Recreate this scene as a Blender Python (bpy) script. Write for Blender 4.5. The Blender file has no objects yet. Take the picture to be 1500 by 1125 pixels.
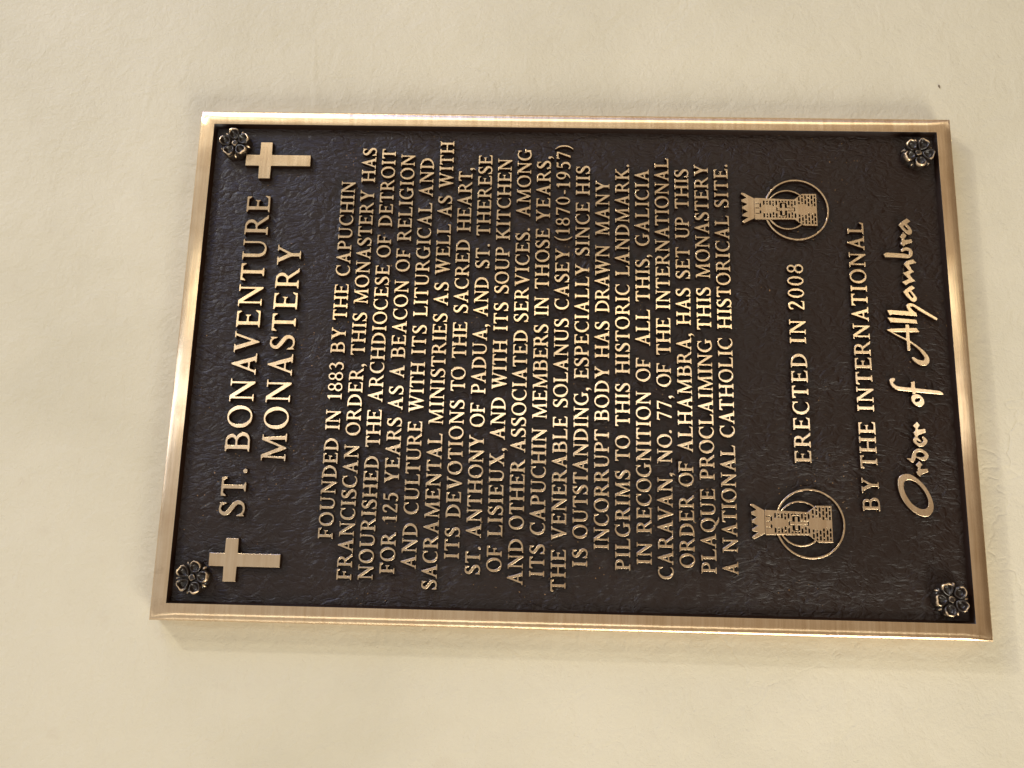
import bpy, bmesh, math, random
import numpy as np
from mathutils import Vector, Matrix
from mathutils.geometry import delaunay_2d_cdt

S = bpy.context.scene
COL = S.collection
MM = 0.001

# ------------------------------------------------------------------ camera
# A hand-held camera turned on its side in front of the plaque.
cam_data = bpy.data.cameras.new("camera")
cam = bpy.data.objects.new("camera", cam_data)
COL.objects.link(cam)
CAM_R = [[0.024176, 0.021553, -0.999475], [0.978068, -0.207401, 0.019186], [-0.206878, -0.978019, -0.026094]]          # rows: image right, image up, backwards (plaque axes)
m = Matrix(CAM_R).transposed().to_4x4()
m.translation = Vector((-123.047, -514.882, 19.08)) * MM
cam.matrix_world = m
cam_data.sensor_fit = 'HORIZONTAL'
cam_data.sensor_width = 36.0
cam_data.lens = 36.0 * 1315.411 / 1500.0
cam_data.clip_start = 0.01
cam_data.clip_end = 50.0
S.camera = cam

# ------------------------------------------------------------------ world: dim warm room around the wall
W = bpy.data.worlds.new("World")
S.world = W
W.use_nodes = True
wt = W.node_tree
bg = wt.nodes["Background"]
tc = wt.nodes.new('ShaderNodeTexCoord')
sx_ = wt.nodes.new('ShaderNodeSeparateXYZ')
wt.links.new(tc.outputs['Generated'], sx_.inputs[0])
mr = wt.nodes.new('ShaderNodeMapRange')
mr.inputs['From Min'].default_value = -1.0
mr.inputs['From Max'].default_value = 1.0
wt.links.new(sx_.outputs['Z'], mr.inputs['Value'])
cr_ = wt.nodes.new('ShaderNodeValToRGB')
els = cr_.color_ramp.elements
# a room: dark floor, warm walls, pale ceiling
for p_, c_ in ((0.0, (0.12, 0.08, 0.05)), (0.17, (0.15, 0.10, 0.06)), (0.31, (0.42, 0.315, 0.21)), (0.50, (0.47, 0.405, 0.32)), (0.62, (0.58, 0.55, 0.52)), (1.0, (0.50, 0.49, 0.48))):
    if p_ in (0.0, 1.0):
        e_ = els[0] if p_ == 0.0 else els[len(els) - 1]
    else:
        e_ = els.new(p_)
    e_.color = (c_[0], c_[1], c_[2], 1)
wt.links.new(mr.outputs[0], cr_.inputs[0])
wt.links.new(cr_.outputs[0], bg.inputs[0])
bg.inputs[1].default_value = 1.0

S.view_settings.view_transform = 'Standard'
S.view_settings.look = 'None'
S.view_settings.exposure = 0.0
S.view_settings.gamma = 1.0


def area(name, loc, target, sx, sy, power, color, spread=180):
    d = bpy.data.lights.new(name, 'AREA')
    d.shape = 'RECTANGLE'
    d.size, d.size_y = sx, sy
    d.energy = power
    d.color = color
    d.spread = math.radians(spread)
    o = bpy.data.objects.new(name, d)
    o.location = loc
    v = Vector(target) - Vector(loc)
    o.rotation_euler = v.to_track_quat('-Z', 'Y').to_euler()
    COL.objects.link(o)
    return o


# ceiling fixtures: lengths run away from the wall
# tall narrow windows behind the photographer: the bright bands on the brushed bronze
area("tall_window_light", (0.935, -3.0, -0.05), (0.05, 0, 0), 0.13, 4.0, 6.0, (1.0, 0.93, 0.74))
area("tall_window_light", (0.535, -3.0, -0.05), (0.05, 0, 0), 0.18, 4.0, 5.8, (1.0, 0.98, 0.92))
area("tall_window_light", (1.62, -3.0, 0.6), (0.05, 0, 0), 0.05, 1.6, 0.5, (1.0, 0.93, 0.76))
area("tall_window_light", (2.75, -3.0, -0.2), (0.05, 0, 0), 0.60, 3.2, 14.0, (1.0, 0.93, 0.74))
area("tall_window_light", (-1.20, -3.0, 0.2), (0.05, 0, 0), 0.26, 2.4, 5.0, (1.0, 0.96, 0.84))
# ceiling lamps: the cast shadows
area("ceiling_lamp", (3.75, -2.70, 4.10), (0, 0, 0), 0.16, 0.16, 116.0, (1.0, 0.95, 0.82))
area("ceiling_lamp", (2.10, -2.20, 2.90), (0, 0, 0), 0.20, 0.20, 22.0, (1.0, 0.94, 0.80))
area("ceiling_lamp", (5.20, -1.60, 2.00), (0, 0, 0), 0.5, 0.5, 24.0, (1.0, 0.94, 0.80))
# large cool skylight high on the far side of the room
area("skylight", (0.72, -2.4, 4.2), (0, 0, 0.1), 0.32, 2.4, 18.0, (0.66, 0.76, 1.0))
area("cool_fill_light", (4.2, -2.5, 2.5), (0, 0, 0.1), 1.6, 2.2, 84.0, (0.32, 0.44, 1.0))  # added cool fill lamp, gives the dark panel its bluish sheen
# added warm fill lamp, low at one side, to brighten the wall there
area("warm_fill_light", (-1.60, -0.90, -0.95), (-0.1, 0, -0.15), 0.8, 0.8, 33.0, (1.0, 0.94, 0.80))

# ------------------------------------------------------------------ materials
def new_mat(name):
    mt = bpy.data.materials.new(name)
    mt.use_nodes = True
    nt = mt.node_tree
    return mt, nt, nt.nodes["Principled BSDF"]


def N(nt, kind, **kw):
    n = nt.nodes.new(kind)
    for k, v in kw.items():
        if k.startswith('i_'):
            n.inputs[k[2:].replace('_', ' ')].default_value = v
        else:
            setattr(n, k, v)
    return n


def pos_map(nt, scale, rot=(0, 0, 0)):
    g = N(nt, 'ShaderNodeNewGeometry')
    mp = N(nt, 'ShaderNodeMapping')
    mp.inputs['Scale'].default_value = scale
    mp.inputs['Rotation'].default_value = rot
    nt.links.new(g.outputs['Position'], mp.inputs['Vector'])
    return mp.outputs['Vector']


def noise(nt, vec, scale, detail=2.0, rough=0.5, dist=0.0, ntype='FBM'):
    n = N(nt, 'ShaderNodeTexNoise')
    try:
        n.noise_type = ntype
    except Exception:
        pass
    n.inputs['Scale'].default_value = scale
    n.inputs['Detail'].default_value = detail
    n.inputs['Roughness'].default_value = rough
    n.inputs['Distortion'].default_value = dist
    if vec is not None:
        nt.links.new(vec, n.inputs['Vector'])
    return n


def ramp(nt, fac, stops):
    r = N(nt, 'ShaderNodeValToRGB')
    el = r.color_ramp.elements
    while len(el) < len(stops):
        el.new(0.5)
    for e, (p, c) in zip(el, stops):
        e.position = p
        e.color = (c[0], c[1], c[2], 1) if isinstance(c, tuple) else (c, c, c, 1)
    nt.links.new(fac, r.inputs['Fac'])
    return r.outputs['Color']


def math_n(nt, op, a, b=None, c=None):
    n = N(nt, 'ShaderNodeMath', operation=op)
    for i, v in enumerate((a, b, c)):
        if v is None:
            continue
        if isinstance(v, (int, float)):
            n.inputs[i].default_value = v
        else:
            nt.links.new(v, n.inputs[i])
    return n.outputs[0]


def bump(nt, height, strength, distance, prev=None):
    b = N(nt, 'ShaderNodeBump')
    b.inputs['Strength'].default_value = strength
    b.inputs['Distance'].default_value = distance
    nt.links.new(height, b.inputs['Height'])
    if prev is not None:
        nt.links.new(prev, b.inputs['Normal'])
    return b.outputs['Normal']


def mix_col(nt, fac, a, b):
    n = N(nt, 'ShaderNodeMix', data_type='RGBA')
    for s, v in (('Factor', fac), ('A', a), ('B', b)):
        sock = [i for i in n.inputs if i.name == s and (i.type == 'RGBA' or s == 'Factor')][0]
        if isinstance(v, tuple):
            sock.default_value = (v[0], v[1], v[2], 1)
        elif isinstance(v, (int, float)):
            sock.default_value = v
        else:
            nt.links.new(v, sock)
    return [o for o in n.outputs if o.type == 'RGBA'][0]


BRONZE_A = (0.76, 0.555, 0.345)
BRONZE_B = (0.90, 0.70, 0.47)


def bronze_nodes(nt, bsdf):
    # satin bronze, belt-sanded along the plaque's width (x)
    v = pos_map(nt, (1, 1, 1))
    big = noise(nt, v, 60, 3, 0.55)
    vb = pos_map(nt, (24, 300, 430))
    br = noise(nt, vb, 1.0, 1.5, 0.6)
    blend = math_n(nt, 'ADD', math_n(nt, 'MULTIPLY', big.outputs['Fac'], 0.5), math_n(nt, 'MULTIPLY', br.outputs['Fac'], 0.5))
    col = mix_col(nt, ramp(nt, blend, [(0.36, 0.0), (0.62, 1.0)]), BRONZE_A, BRONZE_B)
    tarn = noise(nt, v, 34, 5, 0.7)
    col = mix_col(nt, ramp(nt, tarn.outputs['Fac'], [(0.60, 0.0), (0.80, 0.55)]), col, (0.36, 0.25, 0.14))
    nt.links.new(col, bsdf.inputs['Base Color'])
    bsdf.inputs['Metallic'].default_value = 1.0
    r = math_n(nt, 'MULTIPLY_ADD', br.outputs['Fac'], 0.05, 0.235)
    nt.links.new(r, bsdf.inputs['Roughness'])
    bsdf.inputs['Anisotropic'].default_value = 0.98
    tg = N(nt, 'ShaderNodeCombineXYZ')
    tg.inputs['Z'].default_value = 1.0
    nt.links.new(tg.outputs[0], bsdf.inputs['Tangent'])
    vw = pos_map(nt, (45, 45, 45))
    wv = noise(nt, vw, 1.0, 1, 0.5)
    n1 = bump(nt, wv.outputs['Fac'], 1.0, 0.00009)
    n2 = bump(nt, br.outputs['Fac'], 0.7, 0.00017, n1)
    nt.links.new(n2, bsdf.inputs['Normal'])
    return col


bronze, nt, bs = new_mat("brushed_bronze")
bronze_nodes(nt, bs)

PAINT = (0.0130, 0.0050, 0.0020)


def leather_height(nt):
    vw = pos_map(nt, (1, 1, 1))
    warp = noise(nt, vw, 30, 3, 0.6)
    off = N(nt, 'ShaderNodeVectorMath', operation='MULTIPLY_ADD')
    nt.links.new(warp.outputs['Color'], off.inputs[0])
    off.inputs[1].default_value = (0.020, 0.020, 0.020)
    nt.links.new(vw, off.inputs[2])
    mp = N(nt, 'ShaderNodeMapping')
    mp.inputs['Scale'].default_value = (1.6, 1.0, 0.80)
    mp.inputs['Rotation'].default_value = (0, math.radians(20), 0)
    nt.links.new(off.outputs[0], mp.inputs['Vector'])
    a = noise(nt, mp.outputs[0], 112, 6, 0.6, 0.5, 'RIDGED_MULTIFRACTAL')
    b = noise(nt, mp.outputs[0], 300, 4, 0.65, 0.5)
    c = N(nt, 'ShaderNodeTexVoronoi', feature='DISTANCE_TO_EDGE')
    c.inputs['Scale'].default_value = 150
    nt.links.new(mp.outputs[0], c.inputs['Vector'])
    crease = math_n(nt, 'MINIMUM', c.outputs['Distance'], 0.16)
    amp = noise(nt, vw, 26, 2, 0.5)
    h = math_n(nt, 'MULTIPLY', a.outputs['Fac'], -0.52)
    h = math_n(nt, 'MULTIPLY_ADD', b.outputs['Fac'], 0.55, h)
    h = math_n(nt, 'MULTIPLY_ADD', crease, 0.75, h)
    h = math_n(nt, 'MULTIPLY', h, ramp(nt, amp.outputs['Fac'], [(0.35, 0.45), (0.65, 1.0)]))
    return h


def paint_nodes(nt, bsdf, leather, specks):
    v = pos_map(nt, (1, 1, 1))
    big = noise(nt, v, 25, 3, 0.6)
    col = mix_col(nt, big.outputs['Fac'], (PAINT[0] * .8, PAINT[1] * .8, PAINT[2] * .8), (PAINT[0] * 1.3, PAINT[1] * 1.3, PAINT[2] * 1.3))
    if specks:
        sp = noise(nt, v, 900, 2, 0.5)
        zone = noise(nt, v, 22, 1, 0.5)
        f = math_n(nt, 'MULTIPLY', math_n(nt, 'GREATER_THAN', sp.outputs['Fac'], 0.735),
                   math_n(nt, 'GREATER_THAN', zone.outputs['Fac'], 0.55))
        col = mix_col(nt, f, col, (0.45, 0.25, 0.10))
    nt.links.new(col, bsdf.inputs['Base Color'])
    bsdf.inputs['Roughness'].default_value = 0.38
    bsdf.inputs['Specular IOR Level'].default_value = 0.34
    bsdf.inputs['Specular Tint'].default_value = (0.86, 0.93, 1.0, 1)
    if leather:
        h = leather_height(nt)
        n1 = bump(nt, h, 1.0, 0.0017)
        fine = noise(nt, v, 1600, 2, 0.6)
        n2 = bump(nt, fine.outputs['Fac'], 0.35, 0.0001, n1)
    else:
        fine = noise(nt, v, 700, 3, 0.6)
        n2 = bump(nt, fine.outputs['Fac'], 0.6, 0.0003)
    nt.links.new(n2, bsdf.inputs['Normal'])


leather, nt, bs = new_mat("dark_leather_texture_paint")
paint_nodes(nt, bs, True, True)
paint, nt, bs = new_mat("dark_brown_paint")
paint_nodes(nt, bs, False, False)

# rosette: dark patina with polished high spots, driven by a per-vertex wear value
ros_mat, nt, bs = new_mat("worn_bronze_rosette")
at = N(nt, 'ShaderNodeAttribute', attribute_name='wear')
v = pos_map(nt, (1, 1, 1))
nz = noise(nt, v, 230, 4, 0.65)
f = math_n(nt, 'ADD', at.outputs['Fac'], math_n(nt, 'MULTIPLY_ADD', nz.outputs['Fac'], 1.5, -0.78))
f = ramp(nt, f, [(0.50, 0.0), (0.86, 1.0)])
nt.links.new(mix_col(nt, f, (0.016, 0.010, 0.007), (0.85, 0.63, 0.40)), bs.inputs['Base Color'])
nt.links.new(math_n(nt, 'MULTIPLY', f, 1.0), bs.inputs['Metallic'])
bs.inputs['Roughness'].default_value = 0.32
nt.links.new(bump(nt, nz.outputs['Fac'], 0.5, 0.0004), bs.inputs['Normal'])

# wall: cream paint rolled over trowelled plaster
wall_mat, nt, bs = new_mat("cream_painted_plaster")
v = pos_map(nt, (1, 1, 1))
big = noise(nt, v, 5.0, 4, 0.6, 0.4)
sm = noise(nt, v, 55, 3, 0.6)
c1 = mix_col(nt, ramp(nt, big.outputs['Fac'], [(0.35, 0.0), (0.65, 1.0)]), (0.53, 0.482, 0.362), (0.60, 0.548, 0.422))
c2 = mix_col(nt, ramp(nt, sm.outputs['Fac'], [(0.62, 0.0), (0.78, 0.25)]), c1, (0.49, 0.415, 0.31))
nt.links.new(c2, bs.inputs['Base Color'])
bs.inputs['Roughness'].default_value = 0.55
bs.inputs['Specular IOR Level'].default_value = 0.35
fine = noise(nt, v, 520, 4, 0.62)
mid = noise(nt, v, 75, 4, 0.6, 0.5)
vs = pos_map(nt, (9, 9, 38), (0, math.radians(24), 0))
sweep = noise(nt, vs, 1.0, 5, 0.62, 1.4, 'RIDGED_MULTIFRACTAL')
sw = ramp(nt, sweep.outputs['Fac'], [(0.35, 0.0), (0.95, 1.0)])
n1 = bump(nt, sw, 0.4, 0.0016)
lumps = noise(nt, v, 16, 2, 0.5)
n1 = bump(nt, lumps.outputs['Fac'], 0.35, 0.006, n1)
n2 = bump(nt, mid.outputs['Fac'], 0.8, 0.0012, n1)
# hairline trowel creases and pores
cz = N(nt, 'ShaderNodeTexVoronoi', feature='DISTANCE_TO_EDGE')
cz.inputs['Scale'].default_value = 7.0
wv = noise(nt, v, 14, 4, 0.65)
cadd = N(nt, 'ShaderNodeVectorMath', operation='MULTIPLY_ADD')
nt.links.new(wv.outputs['Color'], cadd.inputs[0])
cadd.inputs[1].default_value = (0.09, 0.09, 0.09)
nt.links.new(v, cadd.inputs[2])
nt.links.new(cadd.outputs[0], cz.inputs['Vector'])
msk = ramp(nt, noise(nt, v, 6, 2).outputs['Fac'], [(0.50, 0.0), (0.62, 1.0)])
crk = math_n(nt, 'MULTIPLY', ramp(nt, cz.outputs['Distance'], [(0.0, 1.0), (0.012, 0.0)]), msk)
pore = ramp(nt, noise(nt, v, 210, 2, 0.5).outputs['Fac'], [(0.70, 0.0), (0.76, 1.0)])
dents = math_n(nt, 'ADD', crk, math_n(nt, 'MULTIPLY', pore, 0.5))
n2 = bump(nt, math_n(nt, 'MULTIPLY', dents, -1.0), 0.8, 0.0003, n2)
n3 = bump(nt, fine.outputs['Fac'], 0.9, 0.00042, n2)
nt.links.new(n3, bs.inputs['Normal'])

chip_mat, nt, bs = new_mat("dark_chip")
v = pos_map(nt, (1, 1, 1))
nt.links.new(mix_col(nt, noise(nt, v, 900).outputs['Fac'], (0.10, 0.075, 0.05), (0.22, 0.17, 0.11)), bs.inputs['Base Color'])
bs.inputs['Roughness'].default_value = 0.8

# ------------------------------------------------------------------ object helpers
def link_obj(name, me, parent=None, loc=(0, 0, 0)):
    o = bpy.data.objects.new(name, me)
    o.location = loc
    COL.objects.link(o)
    if parent is not None:
        o.parent = parent
    return o


def mesh_obj(name, verts, faces, mats, parent=None, loc=(0, 0, 0), mat_idx=None, smooth=False):
    me = bpy.data.meshes.new(name)
    me.from_pydata(verts, [], faces)
    for mt in mats:
        me.materials.append(mt)
    if mat_idx is not None:
        me.polygons.foreach_set('material_index', mat_idx)
    if smooth:
        me.polygons.foreach_set('use_smooth', [True] * len(me.polygons))
    me.update()
    return link_obj(name, me, parent, loc)


# ------------------------------------------------------------------ wall
def build_wall():
    rnd = random.Random(5)
    nx, nz = 90, 90
    xs = np.linspace(-2.2, 2.2, nx)
    zs = np.linspace(-1.7, 1.7, nz)
    V, F = [], []
    for z in zs:
        for x in xs:
            # gently uneven hand-plastered surface, always at or behind y = 0 near the plaque
            y = 0.0004 * (math.sin(x * 5.1 + 1.3) * math.cos(z * 4.3) + 0.5 * math.sin(x * 11 + z * 9)) + 0.0008
            V.append((x, y, z))
    for j in range(nz - 1):
        for i in range(nx - 1):
            a = j * nx + i
            F.append((a, a + 1, a + nx + 1, a + nx))
    o = mesh_obj("wall", V, F, [wall_mat], smooth=True)
    o['label'] = "cream painted plaster wall with faint trowel marks behind the plaque"
    o['kind'] = 'structure'
    return o


build_wall()

# ------------------------------------------------------------------ plaque
PW, PH = 304.8, 457.2
FACE = 12.0            # frame crown stands 12 mm off the wall
PANEL = 8.0            # recessed field
plaque = bpy.data.objects.new("bronze_plaque", None)
plaque.empty_display_size = 0.05
COL.objects.link(plaque)
plaque['label'] = "cast bronze plaque with raised lettering on dark leather texture, mounted on the cream wall"
plaque['category'] = "plaque"

# field, slightly undulating
def build_field():
    a, b = PW / 2 - 10.0, PH / 2 - 10.0
    nx, nz = 30, 44
    V, F = [], []
    for j in range(nz):
        for i in range(nx):
            x = -a + 2 * a * i / (nx - 1)
            z = -b + 2 * b * j / (nz - 1)
            y = -PANEL + 0.10 * math.sin(x * .05 + z * .031) * math.cos(z * .043)
            V.append((x * MM, y * MM, z * MM))
    for j in range(nz - 1):
        for i in range(nx - 1):
            k = j * nx + i
            F.append((k, k + 1, k + nx + 1, k + nx))
    mesh_obj("background_panel", V, F, [leather], plaque, smooth=True)


build_field()


def build_frame():
    # cross-section from the wall, over the sanded crown, down to the field
    prof = [(0.35, -2.0, 0), (0.15, 4.0, 0), (0.0, 10.35, 0), 'cut', (0.0, 10.35, 1), (0.25, 10.85, 1), (0.8, 11.18, 1), (1.6, 11.47, 1), (2.5, 11.71, 1),
            (3.4, 11.88, 1), (4.4, 12.0, 1), (5.6, 12.06, 1), (7.2, 12.06, 1), (8.6, 12.03, 1), (9.12, 12.0, 1), 'cut', (9.12, 12.0, 2), (9.35, 11.75, 2),
            (10.4, 7.6, 2)]
    cuts = set()
    p2 = []
    for q in prof:
        if q == 'cut':
            cuts.add(len(p2) - 1)
        else:
            p2.append(q)
    prof = p2
    seg = [(-1, 1), (1, 1), (1, -1), (-1, -1)]
    per = []   # positions round the loop: corner index + fraction
    n = 40
    V, F, MI = [], [], []
    rnd = random.Random(3)
    ring = []
    for s in range(4):
        c0, c1 = seg[s], seg[(s + 1) % 4]
        for k in range(n):
            t = k / n
            ring.append((c0, c1, t))
    for (c0, c1, t) in ring:
        for (d, y, kd) in prof:
            a, b = PW / 2 - d, PH / 2 - d
            x0, z0, x1, z1 = c0[0] * a, c0[1] * b, c1[0] * a, c1[1] * b
            x, z = x0 + (x1 - x0) * t, z0 + (z1 - z0) * t
            if 1 < y and d < 9.2 and y > 11:
                y = y + 0.035 * math.sin(x * 0.06 + 1.1) * math.cos(z * 0.045) + 0.02 * math.sin(x * .21 + z * .17)
            V.append((x * MM, -y * MM, z * MM))
    np_ = len(prof)
    M = len(ring)
    for i in range(M):
        j = (i + 1) % M
        for k in range(np_ - 1):
            if k in cuts:
                continue
            F.append((i * np_ + k, j * np_ + k, j * np_ + k + 1, i * np_ + k + 1))
            MI.append(1 if (prof[k + 1][2] == 2) else 0)
    o = mesh_obj("frame", V, F, [bronze, paint], plaque, mat_idx=MI, smooth=True)
    # every strip of faces must look outwards
    bm = bmesh.new()
    bm.from_mesh(o.data)
    for f in bm.faces:
        c = f.calc_center_median()
        r = Vector((c.x, 0, c.z))
        if f.material_index == 1:
            ref = Vector((0, -1, 0)) - r.normalized()
        else:
            ref = Vector((0, -2, 0)) + Vector((1 if c.x > 0 else -1, 0, 0)) * (abs(c.x) * 1.5 > abs(c.z)) + Vector((0, 0, 1 if c.z > 0 else -1)) * (abs(c.x) * 1.5 <= abs(c.z))
        if f.normal.dot(ref) < 0:
            f.normal_flip()
    bm.to_mesh(o.data)
    bm.free()
    return o


build_frame()

# ------------------------------------------------------------------ 2-D shape engine (signed distance -> outline)
def sd_poly(X, Y, P):
    P = np.asarray(P, float)
    d = np.full(X.shape, 1e18)
    s = np.ones(X.shape)
    n = len(P)
    wn = np.zeros(X.shape)
    for i in range(n):
        ax, ay = P[i]
        bx, by = P[(i + 1) % n]
        ex, ey = bx - ax, by - ay
        wx, wy = X - ax, Y - ay
        L = ex * ex + ey * ey + 1e-18
        t = np.clip((wx * ex + wy * ey) / L, 0, 1)
        d = np.minimum(d, (wx - ex * t) ** 2 + (wy - ey * t) ** 2)
        cr = ex * wy - ey * wx
        up = (ay <= Y) & (by > Y) & (cr > 0)
        dn = (ay > Y) & (by <= Y) & (cr < 0)
        wn += up
        wn -= dn
    s = np.where(wn != 0, -1.0, 1.0)
    return s * np.sqrt(d)


def sd_cap(X, Y, P):
    d = np.full(X.shape, 1e9)
    for (ax, ay, ra), (bx, by, rb) in zip(P[:-1], P[1:]):
        ex, ey = bx - ax, by - ay
        L = ex * ex + ey * ey + 1e-18
        t = np.clip(((X - ax) * ex + (Y - ay) * ey) / L, 0, 1)
        q = np.sqrt((X - ax - ex * t) ** 2 + (Y - ay - ey * t) ** 2) - (ra + (rb - ra) * t)
        d = np.minimum(d, q)
    return d


def smin(a, b, k):
    if k <= 0:
        return np.minimum(a, b)
    h = np.clip(0.5 + 0.5 * (b - a) / k, 0, 1)
    return b * (1 - h) + a * h - k * h * (1 - h)


def evaluate(shapes, X, Y, k):
    d = np.full(X.shape, 1e3)
    for s in shapes:
        if s[0] == 'P':
            d = smin(d, sd_poly(X, Y, s[1]), k)
        elif s[0] == 'K':
            d = smin(d, sd_cap(X, Y, s[1]), k)
        elif s[0] == 'H':
            d = np.maximum(d, -sd_poly(X, Y, s[1]))
        elif s[0] == 'G':      # a group evaluated on its own, then joined
            d = smin(d, evaluate(s[1], X, Y, 0), k)
    return d


def contours(D, x0, y0, h):
    # marching squares, returning closed loops
    ny, nx = D.shape
    D = np.where(np.abs(D) < 1e-9, 1e-9, D)
    ins = D < 0
    nxt = {}
    def pt(e):
        kind, j, i = e
        if kind == 0:
            a, b = D[j, i], D[j, i + 1]
            t = a / (a - b)
            return (x0 + (i + t) * h, y0 + j * h)
        a, b = D[j, i], D[j + 1, i]
        t = a / (a - b)
        return (x0 + i * h, y0 + (j + t) * h)
    code = (ins[:-1, :-1] * 1 + ins[:-1, 1:] * 2 + ins[1:, 1:] * 4 + ins[1:, :-1] * 8)
    js, is_ = np.nonzero((code != 0) & (code != 15))
    for j, i in zip(js.tolist(), is_.tolist()):
        c = int(code[j, i])
        B, R_, T, L = (0, j, i), (1, j, i + 1), (0, j + 1, i), (1, j, i)
        tab = {1: [(B, L)], 2: [(R_, B)], 3: [(R_, L)], 4: [(T, R_)], 5: [(B, R_), (T, L)], 6: [(T, B)], 7: [(T, L)],
               8: [(L, T)], 9: [(B, T)], 10: [(L, B), (R_, T)], 11: [(R_, T)], 12: [(L, R_)], 13: [(B, R_)], 14: [(L, B)]}
        for a, b in tab[c]:
            nxt[a] = b
    loops = []
    while nxt:
        st = next(iter(nxt))
        cur = st
        lp = []
        while cur in nxt:
            lp.append(pt(cur))
            cur = nxt.pop(cur)
        if len(lp) > 5:
            loops.append(lp)
    return loops


def rdp(P, tol):
    # closed loop simplification
    P = np.array(P)
    n = len(P)
    c = P.mean(0)
    a = int(np.argmax(((P - c) ** 2).sum(1)))
    P = np.roll(P, -a, axis=0)
    b = int(np.argmax(((P - P[0]) ** 2).sum(1)))
    def rec(Q):
        if len(Q) < 3:
            return [Q[0]]
        e = Q[-1] - Q[0]
        L = math.hypot(*e) + 1e-12
        w = Q - Q[0]
        dd = np.abs(e[0] * w[:, 1] - e[1] * w[:, 0]) / L
        k = int(np.argmax(dd))
        if dd[k] < tol:
            return [Q[0]]
        return rec(Q[:k + 1]) + rec(Q[k:])
    return rec(P[:b + 1]) + rec(np.vstack([P[b:], P[:1]]))


def relief_mesh(name, shapes, bbox, cell, k, tol, scale, height, bevel, grow=0.0, origin=(0, 0), mats=None, back=0.8):
    """Raised flat-topped relief from 2-D shapes. scale: shape units -> mm. Mesh origin lies on the field."""
    x0, x1, y0, y1 = bbox
    nx, ny = int((x1 - x0) / cell) + 2, int((y1 - y0) / cell) + 2
    X, Y = np.meshgrid(x0 + np.arange(nx) * cell, y0 + np.arange(ny) * cell)
    D = evaluate(shapes, X, Y, k) - grow
    loops = contours(D, x0, y0, cell)
    gy, gx = np.gradient(D, cell)

    def samp(A, x, y):
        fx, fy = (x - x0) / cell, (y - y0) / cell
        i, j = min(max(int(fx), 0), nx - 2), min(max(int(fy), 0), ny - 2)
        u, v = fx - i, fy - j
        return (A[j, i] * (1 - u) * (1 - v) + A[j, i + 1] * u * (1 - v) + A[j + 1, i] * (1 - u) * v + A[j + 1, i + 1] * u * v)

    draft = 0.10 * height
    levels = [(-draft, -back), (0.0, height - bevel * 1.1), (bevel * 0.45, height - bevel * 0.35), (bevel, height)]
    V, F, MI = [], [], []
    top_pts, top_idx, top_edges = [], [], []
    for lp in loops:
        q = rdp(lp, tol)
        if len(q) < 3:
            continue
        n = len(q)
        st = len(V)
        for (inset, z) in levels:
            for (x, y) in q:
                g = (samp(gx, x, y), samp(gy, x, y))
                L = math.hypot(*g)
                if L < 0.25:
                    g, L = (0, 0), 1
                px = (x - origin[0]) * scale - g[0] / L * inset
                py = (y - origin[1]) * scale - g[1] / L * inset
                V.append((px * MM, -z * MM, py * MM))
        for r in range(len(levels) - 1):
            for i in range(n):
                j = (i + 1) % n
                F.append((st + r * n + i, st + r * n + j, st + (r + 1) * n + j, st + (r + 1) * n + i))
                MI.append(1 if r == 0 else 0)
        t0 = len(top_pts)
        base = st + (len(levels) - 1) * n
        for i in range(n):
            v_ = V[base + i]
            top_pts.append(Vector((v_[0] * 1000, v_[2] * 1000)))
            top_idx.append(base + i)
            top_edges.append((t0 + i, t0 + (i + 1) % n))
    vv, ee, ff, ov, oe, of = delaunay_2d_cdt(top_pts, top_edges, [], 0, 1e-5)
    remap = []
    for k, src in enumerate(ov):
        if src:
            remap.append(top_idx[src[0]])
        else:
            remap.append(len(V))
            V.append((vv[k][0] * MM, -height * MM, vv[k][1] * MM))
    for f_ in ff:
        c = sum((vv[k] for k in f_), Vector((0, 0))) / len(f_)
        if samp(D, c[0] / scale + origin[0], c[1] / scale + origin[1]) < 0:
            F.append(tuple(remap[k] for k in f_))
            MI.append(0)
    me = bpy.data.meshes.new(name)
    me.from_pydata(V, [], F)
    for mt in (mats or [bronze, paint]):
        me.materials.append(mt)
    me.polygons.foreach_set('material_index', MI)
    me.update()
    bm = bmesh.new()
    bm.from_mesh(me)
    bmesh.ops.recalc_face_normals(bm, faces=bm.faces)
    big_ = max(bm.faces, key=lambda q_: q_.calc_area() * (abs(q_.normal.y) > .9))
    if big_.normal.y > 0:
        bmesh.ops.reverse_faces(bm, faces=bm.faces)
    bm.to_mesh(me)
    bm.free()
    me.update()
    return me


# ------------------------------------------------------------------ the Roman capitals (cap height = 1)
TS = 0.165    # thick stroke
TT = 0.098    # thin stroke
SF = 0.062    # serif thickness
OV = 0.105    # serif overhang


def rect(x0, y0, x1, y1):
    return ('P', [(x0, y0), (x1, y0), (x1, y1), (x0, y1)])


def stem(x, w=TS, top=True, bot=True, y0=0.0, y1=1.0, ol=OV, orr=OV):
    r = [rect(x, y0, x + w, y1)]
    if bot:
        r.append(('P', [(x - ol, 0), (x + w + orr, 0), (x + w + orr, SF), (x + w + 0.01, SF + .03), (x - 0.01, SF + .03), (x - ol, SF)]))
    if top:
        r.append(('P', [(x - ol, 1), (x + w + orr, 1), (x + w + orr, 1 - SF), (x + w + 0.01, 1 - SF - .03), (x - 0.01, 1 - SF - .03), (x - ol, 1 - SF)]))
    return r


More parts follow.
